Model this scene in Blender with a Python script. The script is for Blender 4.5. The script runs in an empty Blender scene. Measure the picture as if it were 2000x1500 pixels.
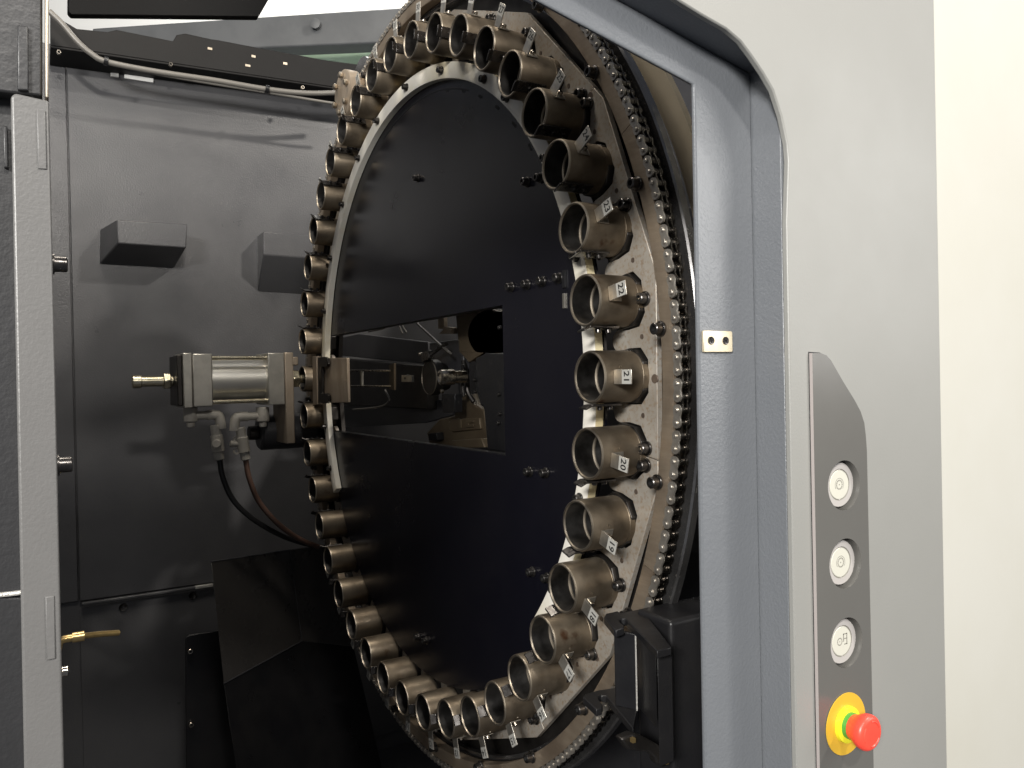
import bpy, bmesh, math, random
import numpy as np
from mathutils import Vector, Matrix
random.seed(7)
U = 0.7                      # metres per wheel radius; builders below work in wheel radii
PI = math.pi
rad = math.radians
sc = bpy.context.scene
COL = sc.collection

# ------------------------------------------------------------------ camera
FPX = 1543.05
CAM = np.array([2.28614, -0.961106, -0.0092])
YAW, PITCH, ROLL = 1.026603, -0.006575, -0.020689
_f = np.array([-math.sin(YAW)*math.cos(PITCH), math.cos(YAW)*math.cos(PITCH), math.sin(PITCH)])
_r = np.cross(_f, [0, 0, 1]); _r /= np.linalg.norm(_r); _u = np.cross(_r, _f)
RGT = _r*math.cos(ROLL)+_u*math.sin(ROLL); UPV = -_r*math.sin(ROLL)+_u*math.cos(ROLL); FWD = _f
cd = bpy.data.cameras.new('camera'); cam = bpy.data.objects.new('camera', cd); COL.objects.link(cam)
cd.sensor_width = 36; cd.lens = FPX/2000*36; cd.clip_start = .02; cd.clip_end = 60
m = Matrix(((RGT[0], UPV[0], -FWD[0], CAM[0]*U), (RGT[1], UPV[1], -FWD[1], CAM[1]*U), (RGT[2], UPV[2], -FWD[2], CAM[2]*U), (0, 0, 0, 1)))
cam.matrix_world = m
sc.camera = cam

def ray(x, y): return FWD+(x-1000)/FPX*RGT-(y-750)/FPX*UPV
def at(axis, v, x, y):
    d = ray(x, y); return CAM+(v-CAM[axis])/d[axis]*d
def atX(v, x, y): return at(0, v, x, y)
def atY(v, x, y): return at(1, v, x, y)
def atZ(v, x, y): return at(2, v, x, y)
def atD(t, x, y): return CAM+t*ray(x, y)

# ------------------------------------------------------------------ world, lamps, exposure
w = bpy.data.worlds.new('World'); sc.world = w; w.use_nodes = True
bg = w.node_tree.nodes['Background']; bg.inputs[0].default_value = (.80, .86, 1, 1); bg.inputs[1].default_value = .13
def lamp(name, loc, target, sx, sy, power, color):
    l = bpy.data.lights.new(name, 'AREA'); l.shape = 'RECTANGLE'; l.size = sx; l.size_y = sy; l.energy = power; l.color = color
    o = bpy.data.objects.new(name, l); COL.objects.link(o)
    o.location = Vector(loc)*U
    o.rotation_euler = (Vector(target)-Vector(loc)).to_track_quat('-Z', 'Y').to_euler()
    return o
lamp('fill_light_front', (5.2, 3.9, 1.3), (1.5, -.1, 0), 1.7, 1.7, 62, (1, .985, .95))  # added broad soft light for the frame's gloss; no window known there
lamp('hall_lamp_rear', (4.4, -3.6, 1.35), (.9, 0, -.1), .8, .4, 195, (1, .975, .93))
lamp('hall_lamp_high', (4.3, -1.0, 2.3), (-1.7, 0, .6), .30, .14, 36, (1, .95, .88))
lamp('hall_lamp_side', (4.6, 3.3, 4.8), (-1.7, -.4, .4), .34, .2, 150, (1, .94, .85))
lamp('hall_lamp_overhead', (.1, -.75, 3.0), (-.5, -.1, -.2), .8, .2, 24, (1, .92, .80))
lamp('hall_lamp_far', (-2.6, 1.2, 4.4), (-5.2, 2.2, 2.6), 1.2, .6, 60, (1, .98, .94))
sc.view_settings.view_transform = 'Standard'; sc.view_settings.look = 'None'
sc.view_settings.exposure = 0; sc.view_settings.gamma = 1
try: sc.view_settings.use_curve_mapping = False
except Exception: pass
sc.render.engine = 'CYCLES'

# ------------------------------------------------------------------ materials
MATS = {}
def mat(name, col, rough=.5, metal=0., var=None, vscale=8., vmix=(.4, .65), bump=0., bscale=200., rvar=0., coat=0., stretch=None, spots=None, spec=.5, detail=6, emis=None, trans=0, alpha=1, rnd=True):
    """principled paint or metal: a second colour in noise patches, fine relief, uneven gloss, optional small spots"""
    M = bpy.data.materials.new(name); M.use_nodes = True
    nt = M.node_tree; N = nt.nodes; L = nt.links
    b = N['Principled BSDF']
    b.inputs['Base Color'].default_value = (*col, 1); b.inputs['Roughness'].default_value = rough; b.inputs['Metallic'].default_value = metal
    b.inputs['Specular IOR Level'].default_value = spec
    if coat: b.inputs['Coat Weight'].default_value = coat; b.inputs['Coat Roughness'].default_value = .08
    if alpha < 1: b.inputs['Alpha'].default_value = alpha
    if emis: b.inputs['Emission Color'].default_value = (*emis[0], 1); b.inputs['Emission Strength'].default_value = emis[1]
    tc = N.new('ShaderNodeTexCoord'); vec = tc.outputs['Object']
    if rnd:
        oi = N.new('ShaderNodeObjectInfo'); mu = N.new('ShaderNodeMath'); mu.operation = 'MULTIPLY'; mu.inputs[1].default_value = 37.
        L.new(oi.outputs['Random'], mu.inputs[0])
        ad = N.new('ShaderNodeVectorMath'); ad.operation = 'ADD'; L.new(vec, ad.inputs[0]); L.new(mu.outputs[0], ad.inputs[1]); vec = ad.outputs[0]
    if stretch:
        mp = N.new('ShaderNodeMapping'); mp.inputs['Scale'].default_value = stretch; L.new(vec, mp.inputs[0]); svec = mp.outputs[0]
    else: svec = vec
    def noise(scale, det, v=None):
        n = N.new('ShaderNodeTexNoise'); n.inputs['Scale'].default_value = scale; n.inputs['Detail'].default_value = det; n.inputs['Roughness'].default_value = .62
        L.new(v or vec, n.inputs['Vector']); return n.outputs['Fac']
    def ramp(src, a, bb):
        r = N.new('ShaderNodeMapRange'); r.inputs[1].default_value = a; r.inputs[2].default_value = bb; r.clamp = True; L.new(src, r.inputs[0]); return r.outputs[0]
    cur = None
    if var:
        mx = N.new('ShaderNodeMix'); mx.data_type = 'RGBA'; mx.inputs[6].default_value = (*col, 1); mx.inputs[7].default_value = (*var, 1)
        L.new(ramp(noise(vscale, detail, svec), *vmix), mx.inputs[0]); cur = mx.outputs[2]
    if spots:
        scol, sscale, sa, sb = spots
        mx2 = N.new('ShaderNodeMix'); mx2.data_type = 'RGBA'; mx2.inputs[6].default_value = (*col, 1); mx2.inputs[7].default_value = (*scol, 1)
        if cur: L.new(cur, mx2.inputs[6])
        L.new(ramp(noise(sscale, 3), sa, sb), mx2.inputs[0]); cur = mx2.outputs[2]
    if cur: L.new(cur, b.inputs['Base Color'])
    if rvar:
        r = N.new('ShaderNodeMapRange'); r.inputs[1].default_value = .3; r.inputs[2].default_value = .7; r.inputs[3].default_value = max(.04, rough-rvar); r.inputs[4].default_value = rough+rvar
        L.new(noise(vscale*1.7, 5, svec), r.inputs[0]); L.new(r.outputs[0], b.inputs['Roughness'])
    if bump:
        bp = N.new('ShaderNodeBump'); bp.inputs['Strength'].default_value = 1; bp.inputs['Distance'].default_value = bump
        L.new(noise(bscale, 2, svec), bp.inputs['Height']); L.new(bp.outputs[0], b.inputs['Normal'])
    MATS[name] = M; return M

mat('panel_paint', (.245, .244, .230), .42, bump=.00012, bscale=420, var=(.233, .232, .218), vscale=3, rvar=.06, rnd=False)
mat('frame_paint', (.138, .146, .158), .34, bump=.00045, bscale=300, var=(.130, .138, .150), vscale=5, rvar=.05, rnd=False)
mat('post_paint', (.105, .103, .101), .42, bump=.00022, bscale=380, var=(.098, .096, .094), vscale=9, rnd=False)
mat('wall_paint', (.088, .088, .092), .33, bump=.0005, bscale=210, var=(.074, .074, .079), vscale=4, rvar=.06, rnd=False)
mat('dark_paint', (.05, .05, .054), .38, bump=.0004, bscale=200, var=(.04, .04, .045), vscale=6)
mat('black_paint', (.010, .010, .0115), .36, bump=.0002, bscale=160, var=(.015, .0145, .015), vscale=9, rvar=.1, spec=.35)
mat('door_dark', (.022, .022, .0235), .42, bump=.0003, bscale=200, var=(.018, .018, .019), vscale=6)
mat('matte_black', (.0065, .006, .006), .6, bump=.0002, bscale=160, var=(.008, .0075, .0075), vscale=9, spec=.25)
mat('chute_black_lit', (.042, .040, .039), .28, var=(.055, .051, .048), vscale=4, rvar=.08, bump=.0001, bscale=40)  # paler than the sloping sheet: reflected light put into the base colour
mat('black_gloss', (.0045, .0045, .0080), .24, var=(.007, .0068, .0098), vscale=3, rvar=.05, bump=.00006, bscale=60, rnd=False, spec=.36)
mat('white_wall', (.48, .472, .43), .6, var=(.455, .445, .395), vscale=2, rnd=False)
mat('far_wall', (.80, .80, .78), .7, rnd=False)
mat('beam_grey', (.13, .135, .14), .5, var=(.10, .105, .11), vscale=5)
mat('green_pane', (.62, .80, .62), .25, var=(.48, .66, .46), vscale=6, stretch=(1, .3, 3))
mat('pot_steel', (.225, .187, .140), .50, .9, var=(.135, .106, .075), vscale=16, vmix=(.40, .70), rvar=.13, bump=.00005, bscale=500, spots=((.085, .045, .025), 24, .66, .78))
mat('pot_inside', (.16, .155, .15), .45, 1., var=(.05, .047, .045), vscale=16, rvar=.1)
mat('rim_steel', (.38, .335, .275), .44, 1., var=(.42, .36, .28), vscale=22, rvar=.08)
mat('block_black', (.05, .046, .043), .42, .8, var=(.03, .027, .025), vscale=20)
mat('plate_steel', (.42, .395, .355), .52, .45, var=(.36, .315, .26), vscale=14, vmix=(.38, .62), rvar=.1, bump=.00006, bscale=300, spots=((.31, .235, .165), 170, .50, .70), rnd=False)
mat('rivet_brown', (.16, .125, .10), .5, .6, var=(.10, .075, .06), vscale=50)
mat('ring_steel', (.36, .295, .225), .46, .65, var=(.29, .23, .17), vscale=70, vmix=(.3, .7), rvar=.10, bump=.00010, bscale=160, stretch=(.3, 1, 2.2), spots=((.22, .17, .125), 9, .52, .72), rnd=True)
mat('flange_steel', (.26, .255, .255), .20, .9, var=(.13, .125, .125), vscale=6, rvar=.1, rnd=False)
mat('band_steel', (.62, .54, .41), .45, .2, var=(.52, .44, .32), vscale=6, rnd=False)
mat('chain_steel', (.46, .43, .385), .36, .8, var=(.34, .31, .27), vscale=60, rvar=.08)
mat('chain_dark', (.17, .155, .14), .26, 1., var=(.085, .078, .07), vscale=50, rvar=.08)
mat('bolt_black', (.11, .104, .10), .30, .9, var=(.06, .055, .052), vscale=60, rvar=.1)
mat('bolt_steel', (.55, .50, .43), .24, 1., var=(.35, .31, .26), vscale=60, rvar=.08)
mat('socket_dark', (.012, .012, .012), .6)
mat('guide_plastic', (.80, .77, .70), .42, var=(.60, .52, .32), vscale=4, vmix=(.48, .72), rvar=.06, bump=.0001, bscale=90, rnd=False)
mat('guide_side', (.72, .64, .42), .45, var=(.62, .52, .30), vscale=8, rnd=False)
mat('tag_metal', (.60, .57, .51), .38, .9, var=(.44, .41, .36), vscale=40, rvar=.1)
mat('tag_sticker', (.40, .395, .37), .42, var=(.35, .34, .31), vscale=50)
mat('ink', (.012, .012, .012), .5)
mat('brass', (.62, .45, .20), .3, .9, var=(.42, .29, .12), vscale=60)
mat('alu_cap', (.50, .48, .43), .36, .75, var=(.42, .40, .36), vscale=30, bump=.00003, bscale=500)
mat('alu_barrel', (.72, .70, .64), .36, .9, var=(.68, .655, .59), vscale=5, rvar=.03)
mat('zinc_yellow', (.72, .66, .50), .25, 1., var=(.58, .52, .37), vscale=40)
mat('bracket_tan', (.42, .35, .275), .48, .55, var=(.31, .245, .18), vscale=18, stretch=(1, 1, .4), bump=.00005, bscale=400)
mat('casting_tan', (.125, .096, .060), .5, .35, var=(.085, .062, .040), vscale=10, bump=.0003, bscale=120)
mat('fitting_grey', (.48, .455, .405), .45, var=(.41, .385, .34), vscale=40)
mat('hose_black', (.014, .014, .015), .28)
mat('hose_brown', (.105, .062, .047), .32, var=(.085, .048, .036), vscale=25)
mat('cable_grey', (.17, .16, .145), .35)
mat('strip_plastic', (.112, .109, .101), .24, var=(.104, .101, .094), vscale=3, rvar=.04, bump=.00003, bscale=700, rnd=False)
mat('strip_edge_lit', (.30, .27, .26), .3)  # paler and pinker than the face: the lit chamfer put into colour
mat('gap_black', (.01, .01, .011), .7)
mat('button_ring', (.40, .378, .362), .4)
mat('button_lens', (.52, .51, .445), .4)
mat('icon_grey', (.20, .19, .165), .5)
mat('stop_red', (.88, .075, .045), .36, var=(.84, .065, .04), vscale=30)
mat('stop_yellow', (.80, .76, .03), .35)
mat('stop_green', (.06, .30, .05), .4)
mat('label_amber', (.60, .37, .035), .3)
mat('plate_cream', (.68, .60, .44), .36, .5, var=(.60, .52, .37), vscale=30, rvar=.08)
mat('weld_and_highlight', (.62, .60, .56), .35, .5, bump=.001, bscale=300)

# ------------------------------------------------------------------ mesh builder (wheel radii)
class MB:
    def __init__(s): s.v = []; s.f = []; s.m = []
    def add(s, vs, fs, mi=0):
        o = len(s.v); s.v += [tuple(map(float, q)) for q in vs]; s.f += [tuple(i+o for i in q) for q in fs]; s.m += [mi]*len(fs); return s
    def box(s, a, b, mi=0):
        (x0, y0, z0), (x1, y1, z1) = a, b
        return s.add([(x0, y0, z0), (x1, y0, z0), (x1, y1, z0), (x0, y1, z0), (x0, y0, z1), (x1, y0, z1), (x1, y1, z1), (x0, y1, z1)],
                     [(0, 3, 2, 1), (4, 5, 6, 7), (0, 1, 5, 4), (1, 2, 6, 5), (2, 3, 7, 6), (3, 0, 4, 7)], mi)
    def prism(s, pts, off, mi=0):
        """closed outline of 3-D points pushed along the vector off"""
        n = len(pts); P = [np.array(q, float) for q in pts]; off = np.array(off, float)
        vs = P+[q+off for q in P]
        nrm = sum((np.cross(P[i]-P[0], P[(i+1) % n]-P[0]) for i in range(n)), np.zeros(3))
        flip = np.dot(nrm, off) > 0
        fs = [tuple(range(n)), tuple(range(2*n-1, n-1, -1))]
        fs += [(i, i+n, (i+1) % n+n, (i+1) % n) for i in range(n)]
        if flip: fs = [tuple(reversed(q)) for q in fs]
        return s.add(vs, fs, mi)
    def frame(s, d):
        d = np.array(d, float); d /= np.linalg.norm(d)
        a = np.array([0, 0, 1.]) if abs(d[2]) < .9 else np.array([1., 0, 0])
        x = np.cross(a, d); x /= np.linalg.norm(x); return x, np.cross(d, x), d
    def lathe(s, prof, o=(0, 0, 0), d=(0, 1, 0), n=32, mi=0, close=False, a0=0., a1=2*PI, mis=None):
        """profile of (along, radius) turned about axis d through o"""
        x, y, d = s.frame(d); o = np.array(o, float)
        full = abs(a1-a0-2*PI) < 1e-6; nn = n if full else n+1
        base = len(s.v); k = len(prof)
        for j in range(nn):
            a = a0+(a1-a0)*j/n; e = x*math.cos(a)+y*math.sin(a)
            for (t, r) in prof: s.v.append(tuple(o+d*t+e*r))
        seg = k if close else k-1
        for j in range(n):
            j2 = (j+1) % nn
            for i in range(seg):
                i2 = (i+1) % k
                s.f.append((base+j*k+i, base+j2*k+i, base+j2*k+i2, base+j*k+i2)); s.m.append(mis[i] if mis else mi)
        if close and not full:
            s.f.append(tuple(base+i for i in range(k))); s.m.append(mi)
            s.f.append(tuple(base+n*k+i for i in range(k-1, -1, -1))); s.m.append(mi)
        return s
    def cyl(s, p0, p1, r, n=20, mi=0, ch=0.):
        p0 = np.array(p0, float); p1 = np.array(p1, float); l = np.linalg.norm(p1-p0)
        pr = [(0, 0), (0, r-ch), (ch, r), (l-ch, r), (l, r-ch), (l, 0)] if ch else [(0, 0), (0, r), (l, r), (l, 0)]
        return s.lathe(pr, p0, p1-p0, n, mi)
    def tube(s, pts, r, n=10, mi=0, sub=6):
        P = [np.array(q, float) for q in pts]
        if sub > 1 and len(P) > 2:
            Q = []
            for i in range(len(P)-1):
                a = P[max(i-1, 0)]; b = P[i]; c = P[i+1]; d = P[min(i+2, len(P)-1)]
                for k in range(sub):
                    t = k/sub; Q.append(.5*((2*b)+(c-a)*t+(2*a-5*b+4*c-d)*t*t+(3*b-a-3*c+d)*t**3))
            P = Q+[P[-1]]
        base = len(s.v)
        x = None
        for i, q in enumerate(P):
            d = P[min(i+1, len(P)-1)]-P[max(i-1, 0)]; d = d/np.linalg.norm(d)
            if x is None: x = s.frame(d)[0]
            x = x-d*np.dot(x, d); x = x/np.linalg.norm(x); y = np.cross(d, x)
            for j in range(n):
                a = 2*PI*j/n; s.v.append(tuple(q+r*(x*math.cos(a)+y*math.sin(a))))
        for i in range(len(P)-1):
            for j in range(n):
                s.f.append((base+i*n+j, base+i*n+(j+1) % n, base+(i+1)*n+(j+1) % n, base+(i+1)*n+j)); s.m.append(mi)
        s.f.append(tuple(base+j for j in range(n-1, -1, -1))); s.m.append(mi)
        s.f.append(tuple(base+(len(P)-1)*n+j for j in range(n))); s.m.append(mi)
        return s
    def build(s, name, mats, parent=None, org=(0, 0, 0), bevel=0., smooth=True, ang=34, seg=2):
        me = bpy.data.meshes.new(name); o = np.array(org, float)
        me.from_pydata([tuple((np.array(q)-o)*U) for q in s.v], [], s.f)
        if isinstance(mats, str): mats = [mats]
        for q in mats: me.materials.append(MATS[q])
        me.polygons.foreach_set('material_index', s.m)
        bm = bmesh.new(); bm.from_mesh(me); bmesh.ops.remove_doubles(bm, verts=bm.verts, dist=1e-6); bmesh.ops.recalc_face_normals(bm, faces=bm.faces); bm.to_mesh(me); bm.free()
        if smooth:
            me.polygons.foreach_set('use_smooth', [True]*len(me.polygons)); me.set_sharp_from_angle(angle=rad(ang))
        ob = bpy.data.objects.new(name, me); COL.objects.link(ob)
        if parent is not None: ob.parent = parent
        else: ob.location = o*U
        if bevel:
            b = ob.modifiers.new('bevel', 'BEVEL'); b.width = bevel*U; b.segments = seg; b.limit_method = 'ANGLE'; b.angle_limit = rad(40)
            b.harden_normals = False
        return ob
def thing(name, label, cat, org=(0, 0, 0), group=None, kind=None):
    o = bpy.data.objects.new(name, None); COL.objects.link(o); o.location = Vector([float(q) for q in org])*U
    o.empty_display_size = .02; tag(o, label, cat, group, kind); return o
def tag(o, label=None, cat=None, group=None, kind=None):
    if label: o['label'] = label
    if cat: o['category'] = cat
    if group: o['group'] = group
    if kind: o['kind'] = kind
    return o
def sub(o, parent, off=(0, 0, 0), rot=None):
    """a copy that shares its mesh, placed at an offset below parent"""
    c = o.copy(); COL.objects.link(c); c.parent = parent; c.location = Vector([float(q) for q in off])*U
    if rot is not None: c.rotation_euler = rot
    return c
def copy_tree(o, parent=None):
    c = o.copy(); COL.objects.link(c); c.parent = parent
    for ch in list(o.children): copy_tree(ch, c)
    return c
def text_mesh(name, s, size, m, width=1.0):
    cu = bpy.data.curves.new(name, 'FONT'); cu.body = s; cu.size = size*U; cu.align_x = 'CENTER'; cu.align_y = 'CENTER'; cu.extrude = .00012; cu.offset = size*U*.018
    cu.space_character = 1.05
    o = bpy.data.objects.new(name, cu); COL.objects.link(o)
    dg = bpy.context.evaluated_depsgraph_get(); me = bpy.data.meshes.new_from_object(o.evaluated_get(dg))
    bpy.data.objects.remove(o); bpy.data.curves.remove(cu)
    me.materials.clear(); me.materials.append(MATS[m]); return me
def pol(r, a, y): return np.array([r*math.cos(a), y, r*math.sin(a)])

def holed(outline, holes, X, th):
    """sheet facing +X with round holes (y, z, r), outline in (y, z)"""
    b = MB(); bm = bmesh.new(); es = []; loops = [list(outline)]+[[(cy+r*math.cos(2*PI*j/48), cz+r*math.sin(2*PI*j/48)) for j in range(48)] for cy, cz, r in holes]
    for pts in loops:
        vs = [bm.verts.new((q[0], q[1], 0)) for q in pts]; es += [bm.edges.new((vs[i], vs[(i+1) % len(vs)])) for i in range(len(vs))]
    bmesh.ops.triangle_fill(bm, use_beauty=True, use_dissolve=False, edges=es)
    bm.verts.index_update(); V = [(v.co.x, v.co.y) for v in bm.verts]; F = [tuple(v.index for v in f.verts) for f in bm.faces]; bm.free()
    b.add([(X, y, z) for y, z in V], F); b.add([(X-th, y, z) for y, z in V], [tuple(reversed(q)) for q in F])
    for pts in loops:
        n = len(pts); b.add([(X, y, z) for y, z in pts]+[(X-th, y, z) for y, z in pts], [(i, (i+1) % n, (i+1) % n+n, i+n) for i in range(n)])
    return b
BUTTONS = [(.0405, -.1735), (.0405, -.2870), (.0400, -.4020)]

# cap screws: one mesh per kind, axis local +Y into the surface, head towards -Y
def screw_mesh(name, hr, hh, m, washer=True):
    b = MB()
    if washer:
        b.lathe([(0, 0), (-.0012, hr*1.32), (-.0042, hr*1.34), (-.0046, hr*1.0)], n=20, mi=0)
    z = -.0046 if washer else 0
    b.lathe([(z, 0), (z, hr), (z-hh+.0015, hr), (z-hh, hr-.0015), (z-hh, hr*.56)], n=20, mi=0)
    b.lathe([(z-hh, hr*.56), (z-hh*.45, hr*.52), (z-hh*.45, 0)], n=6, mi=1)
    o = b.build(name, [m, 'socket_dark'], smooth=True); me = o.data; bpy.data.objects.remove(o); return me
SCREW_B = screw_mesh('cap_screw_black', .0115, .0165, 'bolt_black')
SCREW_S = screw_mesh('cap_screw_small', .0072, .0105, 'bolt_black', False)
SCREW_P = screw_mesh('cap_screw_bright', .0072, .010, 'bolt_steel', False)
def screw(me, parent, off, d=(0, 1, 0), name='cap_screw', scale=1.):
    o = bpy.data.objects.new(name, me); COL.objects.link(o); o.parent = parent; o.location = Vector([float(q) for q in off])*U
    o.rotation_euler = Vector((0, 1, 0)).rotation_difference(Vector(d)).to_euler(); o.scale = (scale,)*3
    return o

# ================================================================== LARGE STRUCTURE
# ---- front cabinet panel (plane facing +X) with its recessed door frame
XP, XF = 1.55, 1.49
curve = [(1541, 315), (1538, 280), (1527, 227), (1510, 175), (1491, 142), (1468, 108), (1447, 80), (1419, 56), (1370, 28), (1328, 2)]
edge = [(-.066, -1.15), (-.0655, .20)]+[tuple(atX(XP, *q)[1:]) for q in curve]
edge = [(-.066 if i < 2 else e[0], e[1]) for i, e in enumerate(edge)]
edge.append((-1.35, edge[-1][1]+(edge[-1][0]+1.35)*.27))
cab = thing('machine_cabinet', 'light grey painted machine cabinet side with a rounded door opening', 'cabinet', (XP, .1, -1.15))
yr = .297
slot = [(.0985, -1.15), (.0985, -.130), (.094, -.100), (.070, -.060), (.012, .008), (.002, .012), (-.021, .012), (-.021, -1.15)]
out = edge+[(-1.35, 1.02), (yr, 1.02), (yr, -1.15)]+slot
MB().prism([(XP, y, z) for y, z in out], (-.010, 0, 0)).build('outer_panel', 'panel_paint', cab, (XP, .1, -1.15), bevel=.0022)
# door frame behind the panel: side return, sloping head return, stepped flange
O = (XP, .1, -1.15)
MB().box((XF-.004, -.0655, -1.15), (XP-.0095, -.058, .427)).build('side_return', 'frame_paint', cab, O, bevel=.0015)
hs = -.205
hz = lambda y: .425+(y+.06)*hs
MB().prism([(XF-.004, -.0585, hz(-.0585)), (XP-.0095, -.0585, hz(-.0585)), (XP-.0095, -1.35, hz(-1.35)), (XF-.004, -1.35, hz(-1.35))], (0, 0, .008)).build('head_return', 'frame_paint', cab, O, bevel=.0015)
fl = [(-.0655, -1.15), (-.0655, .4258), (-1.35, hz(-1.35)), (-1.35, .390+(-1.35+.176)*-.223), (-.177, .390), (-.182, -1.15)]
MB().prism([(XF, y, z) for y, z in fl], (-.008, 0, 0)).build('door_flange', 'frame_paint', cab, O, bevel=.003, seg=3)
MB().box((1.432, -2.2, -2.0), (1.444, -1.03, 1.02)).build('left_panel', 'panel_paint', cab, O, bevel=.002)
# strike plate with two countersunk screws
sp = MB().prism([(XF+.0045, y, z) for y, z in [(-.173, .022), (-.118, .022), (-.117, .025), (-.117, .0495), (-.119, .0515), (-.172, .0515), (-.173, .0505)]], (-.004, 0, 0)).build('strike_plate', 'plate_cream', cab, O, bevel=.001)
for yy, rr in ((-.159, .2), (-.131, .75)):
    q = MB(); q.lathe([(0, 0), (-.0012, .0052), (-.0004, .0057), (.001, .0057)], (0, 0, 0), (-1, 0, 0), 20, 0)
    for k in range(2):
        a = rr+k*PI/2; c, s_ = math.cos(a), math.sin(a)
        q.prism([(.0016, -.0036*c-.0008*s_, -.0036*s_+.0008*c), (.0016, -.0036*c+.0008*s_, -.0036*s_-.0008*c), (.0016, .0036*c+.0008*s_, .0036*s_-.0008*c), (.0016, .0036*c-.0008*s_, .0036*s_+.0008*c)], (-.001, 0, 0), 1)
    o = q.build('countersunk_screw', ['bolt_black', 'socket_dark'], sp); o.location = Vector((XF+.0047-O[0], yy-O[1], .038-O[2]))*U

# white neighbouring wall beyond the cabinet
o = MB().box((1.44, .31, -2.2), (1.50, 2.4, 1.80)).build('wall', 'white_wall', None, (1.47, 1.3, -2.2)); tag(o, 'plain off-white wall beyond the cabinet edge', kind='structure')

# ---- back wall of the enclosure (facing +X), raised sheet panel, floor and far side
XW = -1.70
o = MB().box((XW-.06, -2.2, -2.0), (XW-.014, 1.2, 1.50)).build('enclosure_wall', 'wall_paint', None, (XW, 0, -2)); tag(o, 'dark grey painted inner wall of the machine enclosure', kind='structure')
bw = o
MB().box((XW-.012, -.808, -.955), (XW, 1.1, 1.45)).build('wall_sheet', 'wall_paint', bw, (XW, 0, -2), bevel=.004)
MB().box((XW-.012, -2.1, -.955), (XW-.004, -.8115, 1.45)).build('wall_sheet', 'wall_paint', bw, (XW, 0, -2), bevel=.004)
MB().box((XW-.010, -.808, -1.9), (XW-.006, 1.1, -.985)).build('wall_sheet', 'wall_paint', bw, (XW, 0, -2), bevel=.003)
MB().box((XW, -.80, -.972), (XW+.02, -.235, -.958)).build('drip_lip', 'wall_paint', bw, (XW, 0, -2), bevel=.004)
MB().box((XW, -.33, -.9705), (XW+.0212, -.25, -.9575)).build('bare_lip_end', 'weld_and_highlight', bw, (XW, 0, -2), bevel=.002)
o = MB().box((XW, -2.2, -2.04), (1.48, 1.2, -1.98)).build('floor', 'dark_paint', None, (0, 0, -2)); tag(o, 'dark bottom tray of the enclosure', kind='structure')
o = MB().box((XW, -2.26, -2.0), (1.4, -2.2, 1.2)).build('side_wall', 'wall_paint', None, (0, -2.2, -2)); tag(o, 'dark side wall of the enclosure', kind='structure')
o = MB().box((-1.7, 1.2, -2.0), (1.44, 1.26, 1.2)).build('rear_wall', 'dark_paint', None, (0, 1.2, -2)); tag(o, 'dark rear wall behind the tool wheel', kind='structure')
# two sheet boxes on the back wall
def hood(front, back, dep, label):
    F = [atX(XW+dep, *q) for q in front]; B = [atX(XW-.001, *q) for q in back]
    m_ = MB().add(F+B, [(0, 1, 2, 3), (7, 6, 5, 4), (0, 4, 5, 1), (1, 5, 6, 2), (2, 6, 7, 3), (3, 7, 4, 0)])
    o = m_.build('sheet_hood', 'wall_paint', None, B[3], bevel=.005); tag(o, label, 'sheet hood')
hood([(228, 429), (366, 437), (364, 484), (230, 475)], [(195, 448), (342, 456), (340, 524), (194, 516)], .22, 'left dark grey sheet metal hood on the enclosure wall')
hood([(514, 452), (680, 464), (680, 510), (514, 497)], [(503, 460), (672, 474), (672, 580), (503, 570)], .14, 'dark grey sheet metal hood half hidden by the tool pots')

# ================================================================== TOOL WHEEL
NP = 40
TH0 = -.00899
ang = lambda k: rad(9*(k-21))+TH0
YC = .112     # front of the carrier plate
wheel = thing('tool_carousel', 'large vertical tool changer carousel of worn steel plates', 'tool carousel', (0, .11, 0))
WO = (0, .11, 0)
# carrier plate: eight bolted segments, notched for the pots, sixteen-sided outside
corner = [rad(-57+22.5*k) for k in range(-8, 9)]
def outer_r(a):
    x = (math.degrees(a)+57) % 22.5-11.25
    return 1.098*math.cos(rad(11.25))/math.cos(rad(x))
def carrier_segment(k0):
    a0, a1 = ang(k0), ang(k0+5)
    P = []
    def loc(k, x, z):        # point in the frame of pot k
        a = ang(k); c, s_ = math.cos(a), math.sin(a)
        return ((1+x)*c-z*s_, (1+x)*s_+z*c)
    g = .0009
    P.append(loc(k0, .050, g))
    for i in range(5):
        k = k0+i
        P += [loc(k, .050, .034), loc(k, .028, .0585), loc(k, -.008, .0585)]
        am = ang(k)+rad(4.5)
        for j in range(9):
            b = am-PI/2-PI*j/8
            cx, cz = .962*math.cos(am), .962*math.sin(am)
            P.append((cx+.0235*math.cos(b), cz+.0235*math.sin(b)))
        P += [loc(k+1, -.008, -.0585), loc(k+1, .028, -.0585), loc(k+1, .050, -.034)]
    P.append(loc(k0+5, .050, -g))
    A0 = math.degrees(a0); A1 = math.degrees(a1)
    cs = [A1]+[c for c in sorted([math.degrees(q) for q in corner]+[math.degrees(q)+360 for q in corner], reverse=True) if A0+.5 < c < A1-.5]+[A0]
    for c in cs:
        r = outer_r(rad(c)); e = .0009/r*(1 if c == A0 else (-1 if c == A1 else 0))
        P.append((r*math.cos(rad(c)+e), r*math.sin(rad(c)+e)))
    return MB().prism([(x, YC, z) for x, z in P], (0, .014, 0))
for i in range(8):
    carrier_segment(20+5*i).build('carrier_plate', 'plate_steel', wheel, WO, bevel=.0012)
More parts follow.
